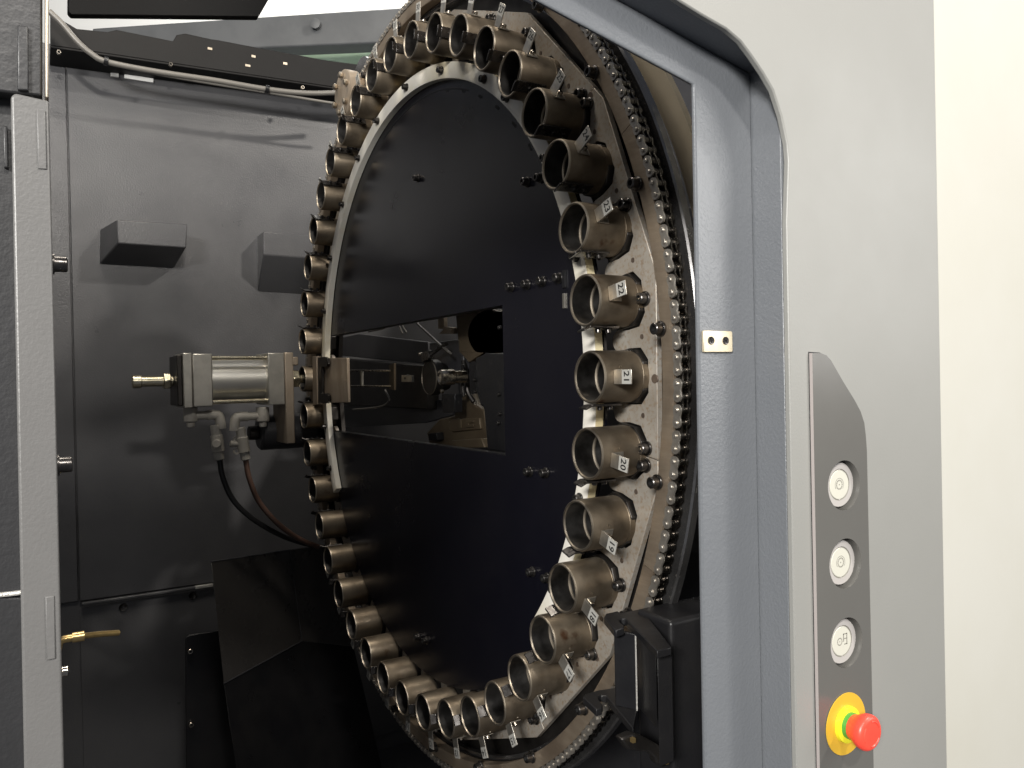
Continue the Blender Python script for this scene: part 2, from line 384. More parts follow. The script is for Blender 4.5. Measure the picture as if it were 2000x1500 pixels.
# rivets (dark ovals) between the pots
rv = MB().lathe([(0, 0), (-.001, .0052), (.001, .0062)], n=14).build('rivet', 'rivet_brown', wheel); rv.location = Vector(pol(1.036, ang(21)+rad(4.5), YC)-np.array(WO))*U
for k in range(1, NP):
    sub(rv, wheel, pol(1.036, ang(21+k)+rad(4.5), YC)-np.array(WO))
rv2 = MB().lathe([(0, 0), (-.001, .009), (.001, .0102)], n=16).build('plug', 'rivet_brown', wheel); rv2.location = Vector(pol(1.070, ang(21)+rad(-.3), YC)-np.array(WO))*U
for k in range(4, NP, 4): sub(rv2, wheel, pol(1.070, ang(21+k)-rad(.3), YC)-np.array(WO))
# cap screws on the plate
pb = []
for i in range(8):
    s0 = rad(45*i)+ang(20)
    pb += [(1.056, s0+rad(.95)), (1.058, s0-rad(.95)), (1.0585, s0+rad(17.6)), (1.0565, s0+rad(28.9))]
for r, a in pb: screw(SCREW_B, wheel, pol(r, a, YC)-np.array(WO))
# chain drum ring: eight segments in front of the plate, chamfered inside
def arc_ring(prof, a0, a1, n): return MB().lathe(prof, (0, 0, 0), (0, 1, 0), n, 0, True, a0, a1)
bfr = MB().frame((0, 1, 0))
# frame((0,1,0)): x = cross(z, y) = -X, y = cross(d, x) = +Z  -> world angle = PI - a
def wa(deg0, deg1): return (PI-rad(deg1), PI-rad(deg0))
for i in range(8):
    d0 = -19.8+45*i; a0, a1 = wa(d0+.04, d0+45-.04)
    arc_ring([(.0755, 1.1335), (.0735, 1.138), (.0735, 1.168), (.108, 1.168), (.108, 1.1325), (.081, 1.1325)], a0, a1, 40).build('drum_segment', 'ring_steel', wheel, WO, ang=25)
MB().lathe([(.102, 1.1322), (.102, 1.1300), (.124, 1.1300), (.124, 1.1322)], n=200, close=True).build('drum_liner', 'block_black', wheel, WO)
for i in range(24): screw(SCREW_B, wheel, pol(1.1345+.004, rad(4.08+15*i), .0735)-np.array(WO))
# back flange and hub disc
MB().lathe([(.1095, 1.12), (.1085, 1.196), (.1115, 1.200), (.128, 1.200), (.129, 1.12)], n=200, close=True).build('back_flange', 'flange_steel', wheel, WO)
MB().lathe([(.136, .93), (.136, 1.16), (.152, 1.16), (.152, .93)], n=160, close=True).build('hub_disc', 'block_black', wheel, WO)

# outer guard band behind the wheel, upper right
gb = MB(); a0, a1 = wa(-2, 75)
gb.lathe([(.17, 1.168), (.17, 1.222), (.186, 1.222), (.186, 1.168)], (0, 0, 0), (0, 1, 0), 70, 0, True, a0, a1)
o = gb.build('guard_band', 'band_steel', None, (.9, .17, .4)); tag(o, 'curved cream steel guard band behind the chain at upper right', 'guard band')

# ---- duplex roller chain around the drum
NCH = 300; RC = 1.1785; PITCH = 2*RC*math.sin(PI/NCH)
chain = thing('drive_chain', 'greasy roller chain wrapped round the wheel rim', 'chain', (0, .10, 0))
CO = (0, .10, 0)
def figure8(y0, y1, rr, waist):
    pts = []; h = PITCH/2
    for s_ in (1, -1):
        for j in range(9):
            a = (-PI*.36+PI*.72*j/8)
            pts.append((rr*math.sin(a)*(-s_)*-1, s_*(h+rr*math.cos(a))))
        pts.append((-waist*s_*-1*1.0 if False else (waist if s_ == 1 else -waist), 0))
    # outline ordered round the link
    pts = []
    for j in range(11): a = -PI*.62+PI*1.24*j/10; pts.append((rr*math.sin(a), h+rr*math.cos(a)))
    pts.append((waist, 0))
    for j in range(11): a = PI-PI*.62+PI*1.24*j/10; pts.append((rr*math.sin(a), -h+rr*math.cos(a)))
    pts.append((-waist, 0))
    return [(x, y0, z) for x, z in pts], (0, y1-y0, 0)
ol = MB()
for y0, mi in ((-.034, 0), (-.0125, 1)): ol.prism(*figure8(y0, y0+.0042, .0104, .0074), mi)
for s_ in (1, -1): ol.lathe([(-.0372, 0), (-.0372, .0030), (-.0362, .0042), (-.0075, .0042), (-.0075, 0)], (0, 0, s_*PITCH/2), n=10, mi=0)
il = MB()
for y0, mi in ((-.0285, 1), (-.0165, 1)): il.prism(*figure8(y0, y0+.0035, .0098, .0080), mi)
for s_ in (1, -1):
    il.cyl((0, -.026, s_*PITCH/2), (0, -.0165, s_*PITCH/2), .0084, 12, 1)
olo = ol.build('outer_link', ['chain_steel', 'chain_dark'], chain); ilo = il.build('inner_link', ['chain_steel', 'chain_dark'], chain)
for i in range(NCH//2):
    for base, off in ((olo, 0), (ilo, 1)):
        a = 2*PI*(2*i+off+.5)/NCH; p = pol(RC*math.cos(PI/NCH), a, .105)-np.array(CO)
        if i == 0: base.location = Vector(p)*U; base.rotation_euler = (0, -a, 0)
        else: sub(base, chain, p, (0, -a, 0))

# ---- tool pots
ORD = ['first', 'second', 'third', 'fourth', 'fifth', 'sixth', 'seventh', 'eighth', 'ninth', 'tenth']
def pot_label(k):
    if 15 <= k <= 27:
        wd = ['fifteen', 'sixteen', 'seventeen', 'eighteen', 'nineteen', 'twenty', 'twenty-one', 'twenty-two', 'twenty-three', 'twenty-four', 'twenty-five', 'twenty-six', 'twenty-seven'][k-15]
        return 'bronze coloured steel tool pot whose tag reads number %s' % wd
    if k == 1: return 'steel tool pot hidden behind the air cylinder clamp block'
    if 28 <= k <= 30: return '%s tool pot left of the number twenty-seven tag at the wheel top' % ORD[k-28]
    if k >= 31: return 'tool pot on the far left arc, %s above the air cylinder' % ORD[40-k]
    if 11 <= k <= 14: return 'steel tool pot at the wheel bottom, %s left of number fifteen' % ORD[14-k]
    return 'oily tool pot on the far left arc, %s below the air cylinder' % ORD[k-2]
def make_pot():
    t = thing('tool_pot', 'x', 'tool pot', (0, 0, 0), 'tool pots round the wheel')
    MB().lathe([(.003, .0505), (.0022, .0530), (.0042, .0540), (.0965, .0540), (.0972, .0534), (.0980, .0540), (.124, .0540), (.124, .03)], n=44).build('sleeve', 'pot_steel', t)
    MB().lathe([(.0035, .0478), (.0, .0490), (-.0004, .0510), (.0004, .0526), (.0036, .0536)], n=44).build('mouth_rim', 'rim_steel', t)
    MB().lathe([(.0030, .0480), (.050, .0472), (.052, .0440), (.0545, .0432), (.112, .0405), (.114, .0), ], n=40, mis=[0, 1, 1, 0, 0]).build('bore', ['pot_inside', 'rim_steel'], t)
    h, c = .0555, .026
    MB().prism([(x, .1005, z) for x, z in [(-h, -c), (-c, -h), (c-.004, -h), (.048, -c-.004), (.048, c+.004), (c-.004, h), (-c, h), (-h, c)]], (0, .034, 0)).build('rear_block', 'block_black', t, bevel=.002)
    # stop clip on the clockwise side with a bent lip and two cap screws
    cl = MB(); zc = -.0555
    cl.box((-.0135, -.0030, zc-.0042), (.0135, .072, zc))
    cl.prism([(-.0135, -.0032, zc), (-.0135, -.0032, zc-.0042), (-.0135, -.017, zc-.0105), (-.0135, -.0175, zc-.0065)], (.027, 0, 0))
    co = cl.build('stop_clip', 'bolt_black', t, bevel=.0008)
    for yy in (.026, .052): screw(SCREW_S, co, (0, yy, zc-.0042), (0, 0, 1), scale=.8)
    # number bracket on the outer side: foot along the sleeve, plate standing outwards
    br = MB(); yb = .020
    br.box((.0540, yb, -.0145), (.0562, yb+.030, .0145)); br.box((.0562, yb, -.0145), (.108, yb+.0022, .0145))
    bo = br.build('tag_bracket', 'tag_metal', t, bevel=.0006)
    screw(SCREW_P, bo, (.0562, yb+.019, 0), (-1, 0, 0), scale=.8)
    MB().prism([(x, yb-.0007, z) for x, z in [(.080, -.0138), (.1065, -.0138), (.1072, -.0130), (.1072, .0130), (.1065, .0138), (.080, .0138)]], (0, .0006, 0)).build('tag_sticker', 'tag_sticker', bo)
    pin = MB().lathe([(0, 0), (-.0008, .0028), (.001, .0032)], (.0500, .040, .0205), (-.92, 0, -.38), 10).build('oil_hole', 'rim_steel', t)
    return t
pot0 = make_pot()
NUM = {}
for k in range(1, NP+1): NUM[k] = text_mesh('number', str(k), .0225, 'ink')
pots = {}
for i, k in enumerate([21]+[q for q in range(1, NP+1) if q != 21]):
    pots[k] = (pot0, None) if i == 0 else (copy_tree(pot0), None)
for k, (t, _) in pots.items():
    a = ang(k); t.location = Vector(pol(1, a, 0))*U; t.rotation_euler = (random.uniform(-.004, .004), -a, random.uniform(-.004, .004))
    t['label'] = pot_label(k)
    br = [c for c in t.children if c.name.startswith('tag_bracket')][0]
    if k == 1: continue
    o = bpy.data.objects.new('number', NUM[k]); COL.objects.link(o); o.parent = br
    # text x -> local -Z... reading with its head outwards (+X), facing -Y
    o.matrix_local = Matrix(((0, 1, 0, .0935*U), (0, 0, -1, .01928*U), (-1, 0, 0, 0), (0, 0, 0, 1)))
for k in (1,):   # the clamp block holds pot 1: its bracket would stand inside the block
    for c in list(pots[k][0].children):
        if c.name.startswith(('tag_bracket', 'stop_clip')):
            for g in list(c.children): bpy.data.objects.remove(g)
            bpy.data.objects.remove(c)

# ---- white plastic guide ring inside the pots
gr = thing('guide_ring', 'white plastic guide ring between the tool pots and black cover', 'guide ring', (0, .07, 0))
a0, a1 = wa(-43, 209)
MB().lathe([(.0655, .893), (.0640, .897), (.0640, .934), (.0655, .9375), (.086, .9375), (.086, .893)], (0, 0, 0), (0, 1, 0), 200, 0, True, a0, a1, mis=[0, 0, 0, 1, 1, 0]).build('ring_body', ['guide_plastic', 'guide_side'], gr, (0, .07, 0), ang=50)
for d in (16.2, -17.5, 33, 49, 57.8, 74.8, 90.5, 106, 119, 133, 148, 162, 192, 203, -33):
    screw(SCREW_B, gr, pol(.915, rad(d), .0640)-np.array((0, .07, 0)), scale=.78)

# ---- black inner cover with its rectangular window
YB = .088; RB = .941
cov = thing('round_cover', 'glossy black round cover plate with a rectangular window', 'cover plate', (0, YB, 0))
x0, x1, z0, z1 = -.879, .512, -.2095, .1835
n = 160; P = []
def split_cover():
    b = MB(); TH = .006
    up = [(RB*math.cos(t), RB*math.sin(t)) for t in np.linspace(math.asin(z1/RB), PI-math.asin(z1/RB), 90)]
    lo = [(RB*math.cos(t), RB*math.sin(t)) for t in np.linspace(PI-math.asin(z0/RB), 2*PI+math.asin(z0/RB), 90)]
    rt = [(RB*math.cos(t), RB*math.sin(t)) for t in np.linspace(math.asin(z0/RB), math.asin(z1/RB), 20)]
    outl = rt+up[1:]+[(x0, z1), (x1, z1), (x1, z0), (x0, z0)]+lo[:-1]
    b.prism([(x, YB, z) for x, z in outl], (0, TH, 0)); return b
split_cover().build('cover_plate', 'black_gloss', cov, (0, YB, 0), ang=60)
MB().box((x0, YB+.006, z1-.002), (x1, YB+.030, z1+.004)).build('window_flange', 'black_paint', cov, (0, YB, 0))
MB().box((x0, YB+.006, z0-.004), (x1, YB+.030, z0+.002)).build('window_flange', 'black_paint', cov, (0, YB, 0))
a0, a1 = wa(66, 108)
MB().lathe([(YB-.0008, .866), (YB-.0008, .870), (YB+.0005, .870), (YB+.0005, .866)], (0, 0, 0), (0, 1, 0), 40, 0, True, a0, a1).build('edge_groove', 'gap_black', cov, (0, YB, 0))
for d in (40, 47, 54, 61, 68, 75):
    a_, b_ = wa(d-.7, d+.7); MB().lathe([(YB-.0009, .860), (YB-.0009, .867), (YB+.0005, .867), (YB+.0005, .860)], (0, 0, 0), (0, 1, 0), 3, 0, True, a_, b_).build('edge_notch', 'gap_black', cov, (0, YB, 0))
for px, py in [(990, 560), (1021, 555), (1051, 549), (1083, 542), (1020, 354), (1046, 346), (1026, 922), (1057, 924), (1031, 1118), (1060, 1130), (810, 1245), (826, 1252), (808, 347)]:
    p = atY(YB-.016, px, py); p[1] = YB; screw(SCREW_B, cov, p-np.array((0, YB, 0)), scale=.86)
p = atY(YB, 1103, 585); MB().box((p[0]-.004, YB-.004, p[2]-.02), (p[0]+.004, YB-.0005, p[2]+.014)).build('clear_label', 'tag_metal', cov, (0, YB, 0))
p = atY(YB, 1104, 545); MB().box((p[0]-.005, YB-.006, p[2]-.02), (p[0]+.005, YB-.0005, p[2]+.02)).build('sensor_strip', 'black_paint', cov, (0, YB, 0))

# ---- machine parts seen through the window
def slab(name, m, pts, Y, th, parent, bevel=.002, org=(0, 0, 0)):
    return MB().prism([atY(Y, *q) for q in pts], (0, th, 0)).build(name, m, parent, org, bevel=bevel)
yk = thing('changer_arm_casting', 'tan cast changer arm casting seen through the cover window', 'casting', (0, .3, -.2)); YO = (0, .3, -.2)
arc = [(958+math.cos(t)*43, 652-math.sin(t)*45) for t in np.linspace(rad(75), rad(265), 18)]
slab('yoke', 'casting_tan', [(890, 616), (930, 608), (962, 604)]+arc+[(945, 690), (915, 706), (897, 688)], .26, .05, yk, .004, YO)
slab('yoke_lip', 'casting_tan', [(897, 686), (943, 689), (915, 708)], .257, .012, yk, .003, YO)
slab('column', 'casting_tan', [(892, 770), (912, 770), (925, 790), (945, 800), (955, 870), (840, 874), (833, 845), (858, 818), (887, 812)], .32, .08, yk, .006, YO)
nb = slab('name_boss', 'casting_tan', [(876, 824), (884, 818), (936, 816), (938, 838), (884, 844), (876, 838)], .312, .01, yk, .003, YO)
slab('raised_mark', 'casting_tan', [(896, 819), (900, 819), (900, 836), (896, 836)], .306, .006, nb, .001, YO)
slab('raised_mark', 'casting_tan', [(910, 822), (924, 821), (924, 825), (914, 826), (914, 829), (924, 829), (924, 834), (910, 835)], .306, .006, nb, .001, YO)
MB().tube([atY(.30, 905, 705), atY(.30, 912, 740), atY(.30, 914, 765), atY(.31, 925, 785)], .008, 10).build('hose', 'block_black', yk, YO)
MB().tube([atY(.27, 904, 712), atY(.27, 902, 745), atY(.27, 906, 775)], .006, 8).build('pipe', 'bolt_black', yk, YO)
sl = thing('slide_unit', 'steel slide with round flange and bolt seen through the window', 'slide', (-.3, .25, 0)); SO = (-.3, .25, 0)
c = atY(.24, 838, 737)
MB().lathe([(0, 0), (0, .060), (.004, .064), (.030, .064), (.034, .058), (.07, .045), (.07, 0)], c, (0, 1, 0), 36).build('round_flange', 'block_black', sl, SO)
MB().lathe([(.001, .0585), (-.0012, .0600), (.001, .0635)], c, (0, 1, 0), 36).build('flange_rim_highlight', 'rim_steel', sl, SO)  # bright steel ring painted in as the highlight on the flange edge
c2 = atY(.17, 860, 737)
MB().lathe([(0, 0), (0, .012), (-.003, .016), (0, .0245), (.010, .026), (.045, .026), (.05, .021), (.09, .021)], c2, (0, 1, 0), 24).build('shaft_end', 'bolt_steel', sl, SO)
for py in (724, 754): MB().tube([atY(.20, 678, py), atY(.24, 765, py)], .0035, 8).build('guide_rod', 'bolt_steel', sl, SO)
slab('cross_plate', 'alu_cap', [(703, 724), (706, 724), (706, 754), (703, 754)], .21, .01, sl, .001, SO)
slab('end_plate', 'casting_tan', [(760, 713), (769, 709), (769, 762), (760, 760)], .24, .01, sl, .001, SO)
slab('indicator', 'tag_metal', [(784, 733), (804, 733), (804, 746), (784, 746)], .25, .01, sl, .001, SO)
slab('indicator_mark', 'ink', [(789, 737), (792, 737), (792, 741), (789, 741)], .2485, .001, sl, 0, SO)
slab('housing', 'block_black', [(660, 700), (835, 715), (835, 800), (660, 790)], .34, .05, sl, .004, SO)
slab('top_cover', 'bracket_tan', [(655, 662), (700, 652), (835, 668), (838, 712), (660, 694)], .40, .02, sl, .003, SO).data.materials[0] = MATS['casting_dark'] if 'casting_dark' in MATS else MATS['dark_paint']
slab('lower_cover', 'dark_paint', [(655, 792), (835, 780), (885, 782), (885, 810), (832, 826), (660, 836)], .38, .02, sl, .003, SO)
for pts, r, mm in (([(815, 632), (845, 660), (880, 690)], .0045, 'cable_grey'), ([(830, 700), (845, 690), (858, 680), (872, 672)], .007, 'bolt_black')):
    MB().tube([atY(.24, *q) for q in pts], r, 8).build('cable', mm, sl, SO)
slab('bracket', 'bracket_tan', [(855, 622), (866, 620), (867, 638), (886, 640), (886, 652), (857, 652), (866, 643), (856, 642)], .25, .015, sl, .001, SO)
for q in [(823, 692), (866, 764), (870, 783), (880, 778)]:
    screw(SCREW_P, sl, atY(.25, *q)-np.array(SO), scale=1.0)
slab('dark_column', 'black_paint', [(928, 700), (948, 690), (985, 690), (990, 884), (952, 878), (945, 800), (930, 760)], .20, .05, yk, .004, YO)
for q in [(978, 640), (976, 770), (978, 808), (975, 826), (929, 742), (930, 765)]: screw(SCREW_S, yk, atY(.198, *q)-np.array(YO), scale=.8)
slab('cap_block', 'black_paint', [(836, 846), (852, 845), (853, 860), (837, 861)], .29, .03, yk, .002, YO)
slab('foot', 'casting_tan', [(882, 860), (940, 856), (946, 874), (884, 876)], .27, .04, yk, .003, YO)
slab('sensor_block', 'black_paint', [(862, 770), (888, 770), (888, 806), (864, 806)], .24, .03, sl, .002, SO)
slab('arm_cover', 'dark_paint', [(838, 670), (900, 662), (905, 705), (900, 745), (872, 740), (856, 716), (838, 706)], .30, .03, sl, .004, SO)
slab('clamp', 'bolt_black', [(820, 690), (836, 684), (838, 700), (824, 708)], .22, .02, sl, .002, SO)
for pts, r, mm in (([(777, 632), (782, 642), (786, 652)], .0035, 'cable_grey'), ([(784, 631), (788, 640), (794, 650)], .0035, 'cable_grey'), ([(720, 648), (745, 643), (757, 638)], .003, 'cable_grey'), ([(938, 700), (933, 730), (936, 760), (945, 790)], .009, 'hose_black'), ([(952, 690), (945, 730), (948, 770)], .007, 'hose_black'), ([(690, 800), (740, 795), (760, 782), (752, 762)], .004, 'cable_grey')):
    MB().tube([atY(.215, *q) for q in pts], r, 8).build('cable', mm, sl, SO)
o = MB().box((-1.0, .75, -.55), (.8, .78, .5)).build('inner_partition', 'dark_paint', None, (0, .75, -.5), bevel=.003); tag(o, 'dark partition deep inside the cover window', kind='structure')

# ---- clamp block holding pot 1 on the left
cb = thing('clamp_block', 'tan steel clamp block on the guide ring beside the air cylinder', 'clamp block', (-.95, .03, 0)); BO = (-.95, .03, 0)
slab('face_plate', 'bracket_tan', [(632, 699), (677, 699), (679, 786), (633, 787)], .050, .012, cb, .002, BO)
slab('edge_plate', 'bracket_tan', [(610, 696), (618, 696), (619, 790), (611, 790)], .030, .02, cb, .0015, BO)
slab('jaw', 'block_black', [(618, 698), (634, 697), (639, 700), (640, 711), (637, 716), (628, 717), (628, 768), (637, 768), (641, 772), (641, 783), (637, 788), (620, 788)], .035, .012, cb, .002, BO)
# ---- air cylinder with its mount, fittings and valve
XC = -1.0
ac = thing('air_cylinder', 'pneumatic air cylinder with tie rods mounted left of the wheel', 'air cylinder', (XC, -.3, 0)); AO = (XC, -.3, 0)
zc, hb = .010, .104
def abox(name, m, y0, y1, h, th=None, bevel=.004, zz=None, xx=None):
    za, zb = zz or (zc-h, zc+h); xa, xb = xx or (XC-h, XC+h)
    return MB().box((xa, y0, za), (xb, y1, zb)).build(name, m, ac, AO, bevel=bevel)
abox('rear_flange', 'block_black', -.500, -.481, hb-.008)
abox('rear_plate', 'alu_cap', -.480, -.447, hb)
abox('rear_cap', 'alu_cap', -.4455, -.374, hb-.003)
MB().cyl((XC, -.374, zc), (XC, -.165, zc), .080, 40).build('barrel', 'alu_barrel', ac, AO)
for sx in (1, -1):
    for sz in (1, -1): MB().cyl((XC+sx*.080, -.374, zc+sz*.085), (XC+sx*.080, -.165, zc+sz*.085), .0085, 14).build('tie_rod', 'zinc_yellow', ac, AO)
abox('front_cap', 'alu_cap', -.165, -.099, hb)
abox('mount_plate', 'bracket_tan', -.0975, -.062, hb, zz=(zc-.262, zc+hb+.002), xx=(XC-.10, XC+.10))
MB().cyl((XC, -.625, zc), (XC, -.500, zc), .021, 20, 0, .003).build('tail_rod', 'zinc_yellow', ac, AO)
MB().lathe([(0, 0), (0, .034), (.028, .034), (.028, 0)], (XC, -.538, zc), (0, 1, 0), 6).build('hex_nut', 'zinc_yellow', ac, AO, bevel=.004)
MB().cyl((XC, -.645, zc), (XC, -.612, zc), .026, 20, 0, .003).build('rod_end', 'zinc_yellow', ac, AO)
MB().cyl((XC, -.0605, zc), (XC, .02, zc), .018, 18).build('piston_rod', 'zinc_yellow', ac, AO)
MB().lathe([(0, 0), (0, .040), (.032, .040), (.032, 0)], (XC, -.048, zc), (0, 1, 0), 6).build('hex_nut', 'zinc_yellow', ac, AO, bevel=.004)
abox('link_fork', 'bracket_tan', -.060, -.022, .03, zz=(zc+.055, zc+.09), xx=(XC-.05, XC+.03))
def fitting(px, sgn):
    """banjo body under the cap, elbow towards the middle, drop to the valve"""
    b0 = atX(XC+.02, px, 812); f = thing_part('port_fitting', ac, AO)
    x_, y_, z_ = b0
    MB().cyl((x_, y_, z_+.035), (x_, y_, z_-.024), .026, 16, 0, .004).build('banjo', 'fitting_grey', f, AO)
    MB().cyl((x_, y_, z_-.024), (x_, y_, z_-.045), .015, 14, 0, .003).build('adjust_screw', 'fitting_grey', f, AO)
    MB().cyl((x_, y_, z_), (x_, y_+sgn*.072, z_), .0165, 14, 0, .003).build('stub', 'fitting_grey', f, AO)
    e = np.array((x_, y_+sgn*.104, z_))
    MB().tube([(x_, y_+sgn*.060, z_), (x_, y_+sgn*.088, z_), (x_, e[1], z_-.004), (x_, e[1]+sgn*.006, z_-.028), (x_, e[1]+sgn*.008, z_-.055)], .0195, 12, sub=3).build('elbow', 'fitting_grey', f, AO)
    return e
def thing_part(name, parent, org):
    o = bpy.data.objects.new(name, None); COL.objects.link(o); o.parent = parent; return o
e1 = fitting(372, 1); e2 = fitting(513, -1)
def valve(e, x, y0, y1, side, hosem, path, name, label):
    a = np.array(e)+np.array((0, 0, -.055)); a = atX(XC+.02, x[0], y0); b = atX(XC+.02, x[1], y1)
    v = thing_part('hand_valve', ac, AO); d = b-a
    MB().cyl(a, a+d*.30, .0195, 14, 0, .003).build('upper_sleeve', 'fitting_grey', v, AO)
    MB().cyl(a+d*.28, a+d*.78, .024, 14, 0, .004).build('body', 'fitting_grey', v, AO)
    MB().cyl(a+d*.76, b, .019, 14, 0, .003).build('lower_sleeve', 'fitting_grey', v, AO)
    mdl = a+d*.52
    if side == 'front': MB().cyl(mdl, mdl+np.array((.04, -.012, 0)), .017, 16, 0, .003).build('knob', 'fitting_grey', v, AO)
    else:
        MB().cyl(mdl, mdl+np.array((0, -.05, .005)), .013, 14, 0, .003).build('knob', 'fitting_grey', v, AO)
        for dz in (.022, -.026): MB().lathe([(-.004, .006), (-.004, .013), (.004, .013), (.004, .006)], mdl+np.array((0, -.026, dz)), (1, 0, 0), 14, close=True).build('lug', 'fitting_grey', v, AO)
    ho = MB().tube([b-d*.05]+[atX(xx, px, py) for xx, px, py in path], .0108, 12).build(name, hosem, None, b, ang=60)
    tag(ho, label, 'hose')
valve(e1, (420, 429), 830, 898, 'front', 'hose_black', [(XC+.02, 436, 935), (XC, 458, 980), (XC-.02, 500, 1018), (XC-.05, 555, 1048), (XC-.08, 612, 1066), (XC-.1, 650, 1072)], 'air_hose', 'black air hose curving from the left hand valve')
valve(e2, (469, 480), 835, 898, 'side', 'hose_brown', [(XC+.02, 487, 935), (XC, 506, 980), (XC-.01, 540, 1020), (XC-.03, 580, 1050), (XC-.05, 617, 1066), (XC-.08, 650, 1075)], 'air_hose', 'brown air hose curving from the right hand valve')
# dark motor body under the mount plate
mo = thing('indexing_motor', 'dark motor housing under the air cylinder mount', 'motor', atX(-1.12, 560, 850))
q = atX(-1.12, 560, 842)
MB().cyl(q+np.array((0, -.12, 0)), q+np.array((0, .12, 0)), .075, 24, 0, .01).build('housing', 'dark_paint', mo, atX(-1.12, 560, 850))
MB().cyl(q+np.array((.0, -.16, .0)), q+np.array((0, -.12, 0)), .03, 16, 0, .004).build('terminal_plug', 'block_black', mo, atX(-1.12, 560, 850))

# ---- idler wheel flange at the upper left of the chain
c = atY(.03, 668, 184)
idl = thing('chain_idler', 'round tan idler flange with bolts at the upper left of chain', 'idler', c)
MB().lathe([(0, 0), (0, .082), (.004, .088), (.045, .088), (.049, .084), (.049, 0)], c, (0, 1, 0), 40).build('flange', 'bracket_tan', idl, c)
for k in range(6):
    a = rad(20+60*k); MB().lathe([(0, 0), (-.002, .010), (-.012, .012), (-.016, .008), (-.016, 0)][::-1], c+np.array((.066*math.cos(a), 0, .066*math.sin(a))), (0, 1, 0), 10).build('bolt', 'rim_steel', idl, c)
MB().lathe([(0, 0), (0, .10), (.012, .10), (.012, 0)], c+np.array((.03, .065, .035)), (0, 1, 0), 40).build('sprocket_disc', 'flange_steel', idl, c)
MB().cyl(c+np.array((0, .045, 0)), c+np.array((0, .2, 0)), .035, 20).build('shaft', 'bolt_steel', idl, c)

# ================================================================== TOP OF THE ENCLOSURE
XT = -1.50
top = [(98, 25), (150, 56), (210, 62), (228, 58), (338, 80), (345, 68), (362, 65), (412, 76), (426, 78), (510, 94), (640, 118), (720, 128)]
tc_ = thing('top_channel', 'black notched sheet channel along the enclosure top', 'channel', atX(XT, 100, 130)); TO = atX(XT, 100, 130)
low = [(720, 180), (98, 88)]
MB().prism([atX(XT, *q) for q in top+low], (-.012, 0, 0)).build('web', 'matte_black', tc_, TO, bevel=.003)
a = atX(XT, 98, 88); b = atX(XT, 720, 180)
MB().prism([a, b, (XW, b[1], 1.46), (XW, a[1], 1.41)], (0, 0, -.01)).build('lower_flange', 'matte_black', tc_, TO, bevel=.003)
for px, py, ww in [(410, 95, 9), (495, 110, 8), (557, 124, 8), (484, 128, 10)]:
    p0 = atX(XT+.002, px-ww/2, py-3); p1 = atX(XT+.002, px+ww/2, py+3)
    MB().box((XT+.001, p0[1], p1[2]), (XT+.003, p1[1], p0[2])).build('bare_slot', 'rim_steel', tc_, TO)
for px, py in [(333, 127), (115, 103), (590, 172)]:
    screw(SCREW_P, tc_, atX(XT+.001, px, py)-TO, (-1, 0, 0), scale=1.3)
cu = MB().tube([atX(-1.42, *q) for q in [(96, 22), (120, 45), (150, 80), (180, 106), (210, 121), (300, 139), (420, 157), (520, 174), (600, 182), (680, 180)]], .012, 10).build('cable', 'cable_grey', None, atX(-1.42, 96, 22), ang=60); tag(cu, 'grey cable sagging along the top channel', 'cable')
cu = MB().tube([atX(-1.43, *q) for q in [(210, 123), (300, 143), (420, 164), (520, 180), (640, 200), (690, 206)]], .007, 8).build('cable', 'cable_grey', None, atX(-1.43, 210, 123), ang=60); tag(cu, 'thin pale cable below the grey one on the top channel', 'cable')
for px, py, lab in ((207, 119, 'black cable tie at the left bend of the top cable'), (521, 174, 'black cable tie near the idler flange')):
    c_ = atX(-1.42, px, py); o = MB().lathe([(-.008, .014), (-.008, .019), (.008, .019), (.008, .014)], c_, (0, 1, -.15), 14, close=True).build('cable_tie', 'hose_black', None, c_); tag(o, lab, 'cable tie')
# pale bars painted in for the bright hall showing through slots
for (xa, ya), (xb, yb_), lab in (((243, 147), (300, 158), 'long white bar standing for light through a slot under the cable'), ((216, 143), (232, 148), 'short white bar standing for light through a slot under the cable')):
    p0 = atX(XW+.012, xa, ya); p1 = atX(XW+.012, xb, yb_); z_ = (p0[2]+p1[2])/2
    o = MB().box((XW, p0[1], z_-.010), (XW+.012, p1[1], z_+.010)).build('slot_light_bar', 'far_wall', None, (XW, p0[1], z_), bevel=.002); tag(o, lab, 'strip')
# roof sheet hanging into the view at the very top
rs = MB().prism([atX(.55, *q) for q in [(132, -60), (132, 22), (139, 29), (505, 33), (524, 0), (560, -60)]], (-.02, 0, 0)).build('roof_sheet', 'matte_black', None, atX(.55, 300, 0), bevel=.002); tag(rs, 'black roof sheet with a cut corner at the top edge', 'roof sheet')
# far hall seen over the wall: pale wall, dark beam, green tinted pane
fw = MB().prism([atD(6.0, *q) for q in [(-250, -420), (1150, -420), (1150, 330), (-250, 330)]], FWD*.05).build('hall_wall', 'far_wall', None, atD(6.0, 400, 0)); tag(fw, 'pale hall wall far behind the machine', kind='structure')
bm_ = thing('overhead_beam', 'dark grey steel beam crossing above the enclosure', 'beam', atD(5.0, 500, 60)); BMO = atD(5.0, 500, 60)
MB().prism([atD(5.0, *q) for q in [(180, 55), (820, 12), (1100, -8), (1100, 60), (820, 80), (530, 92), (180, 110)]], FWD*.15).build('beam_web', 'beam_grey', bm_, BMO, bevel=.01)
MB().lathe([(0, 0), (-.02, .028), (-.05, .034), (-.06, .0)], atD(5.0, 619, 52), FWD, 8).build('bolt_head', 'beam_grey', bm_, BMO)
gp = MB().prism([atD(5.4, *q) for q in [(500, 70), (1000, 50), (1000, 170), (500, 170)]], FWD*.03).build('green_pane', 'green_pane', None, atD(5.4, 700, 100)); tag(gp, 'pale green pane below the overhead beam', 'pane')

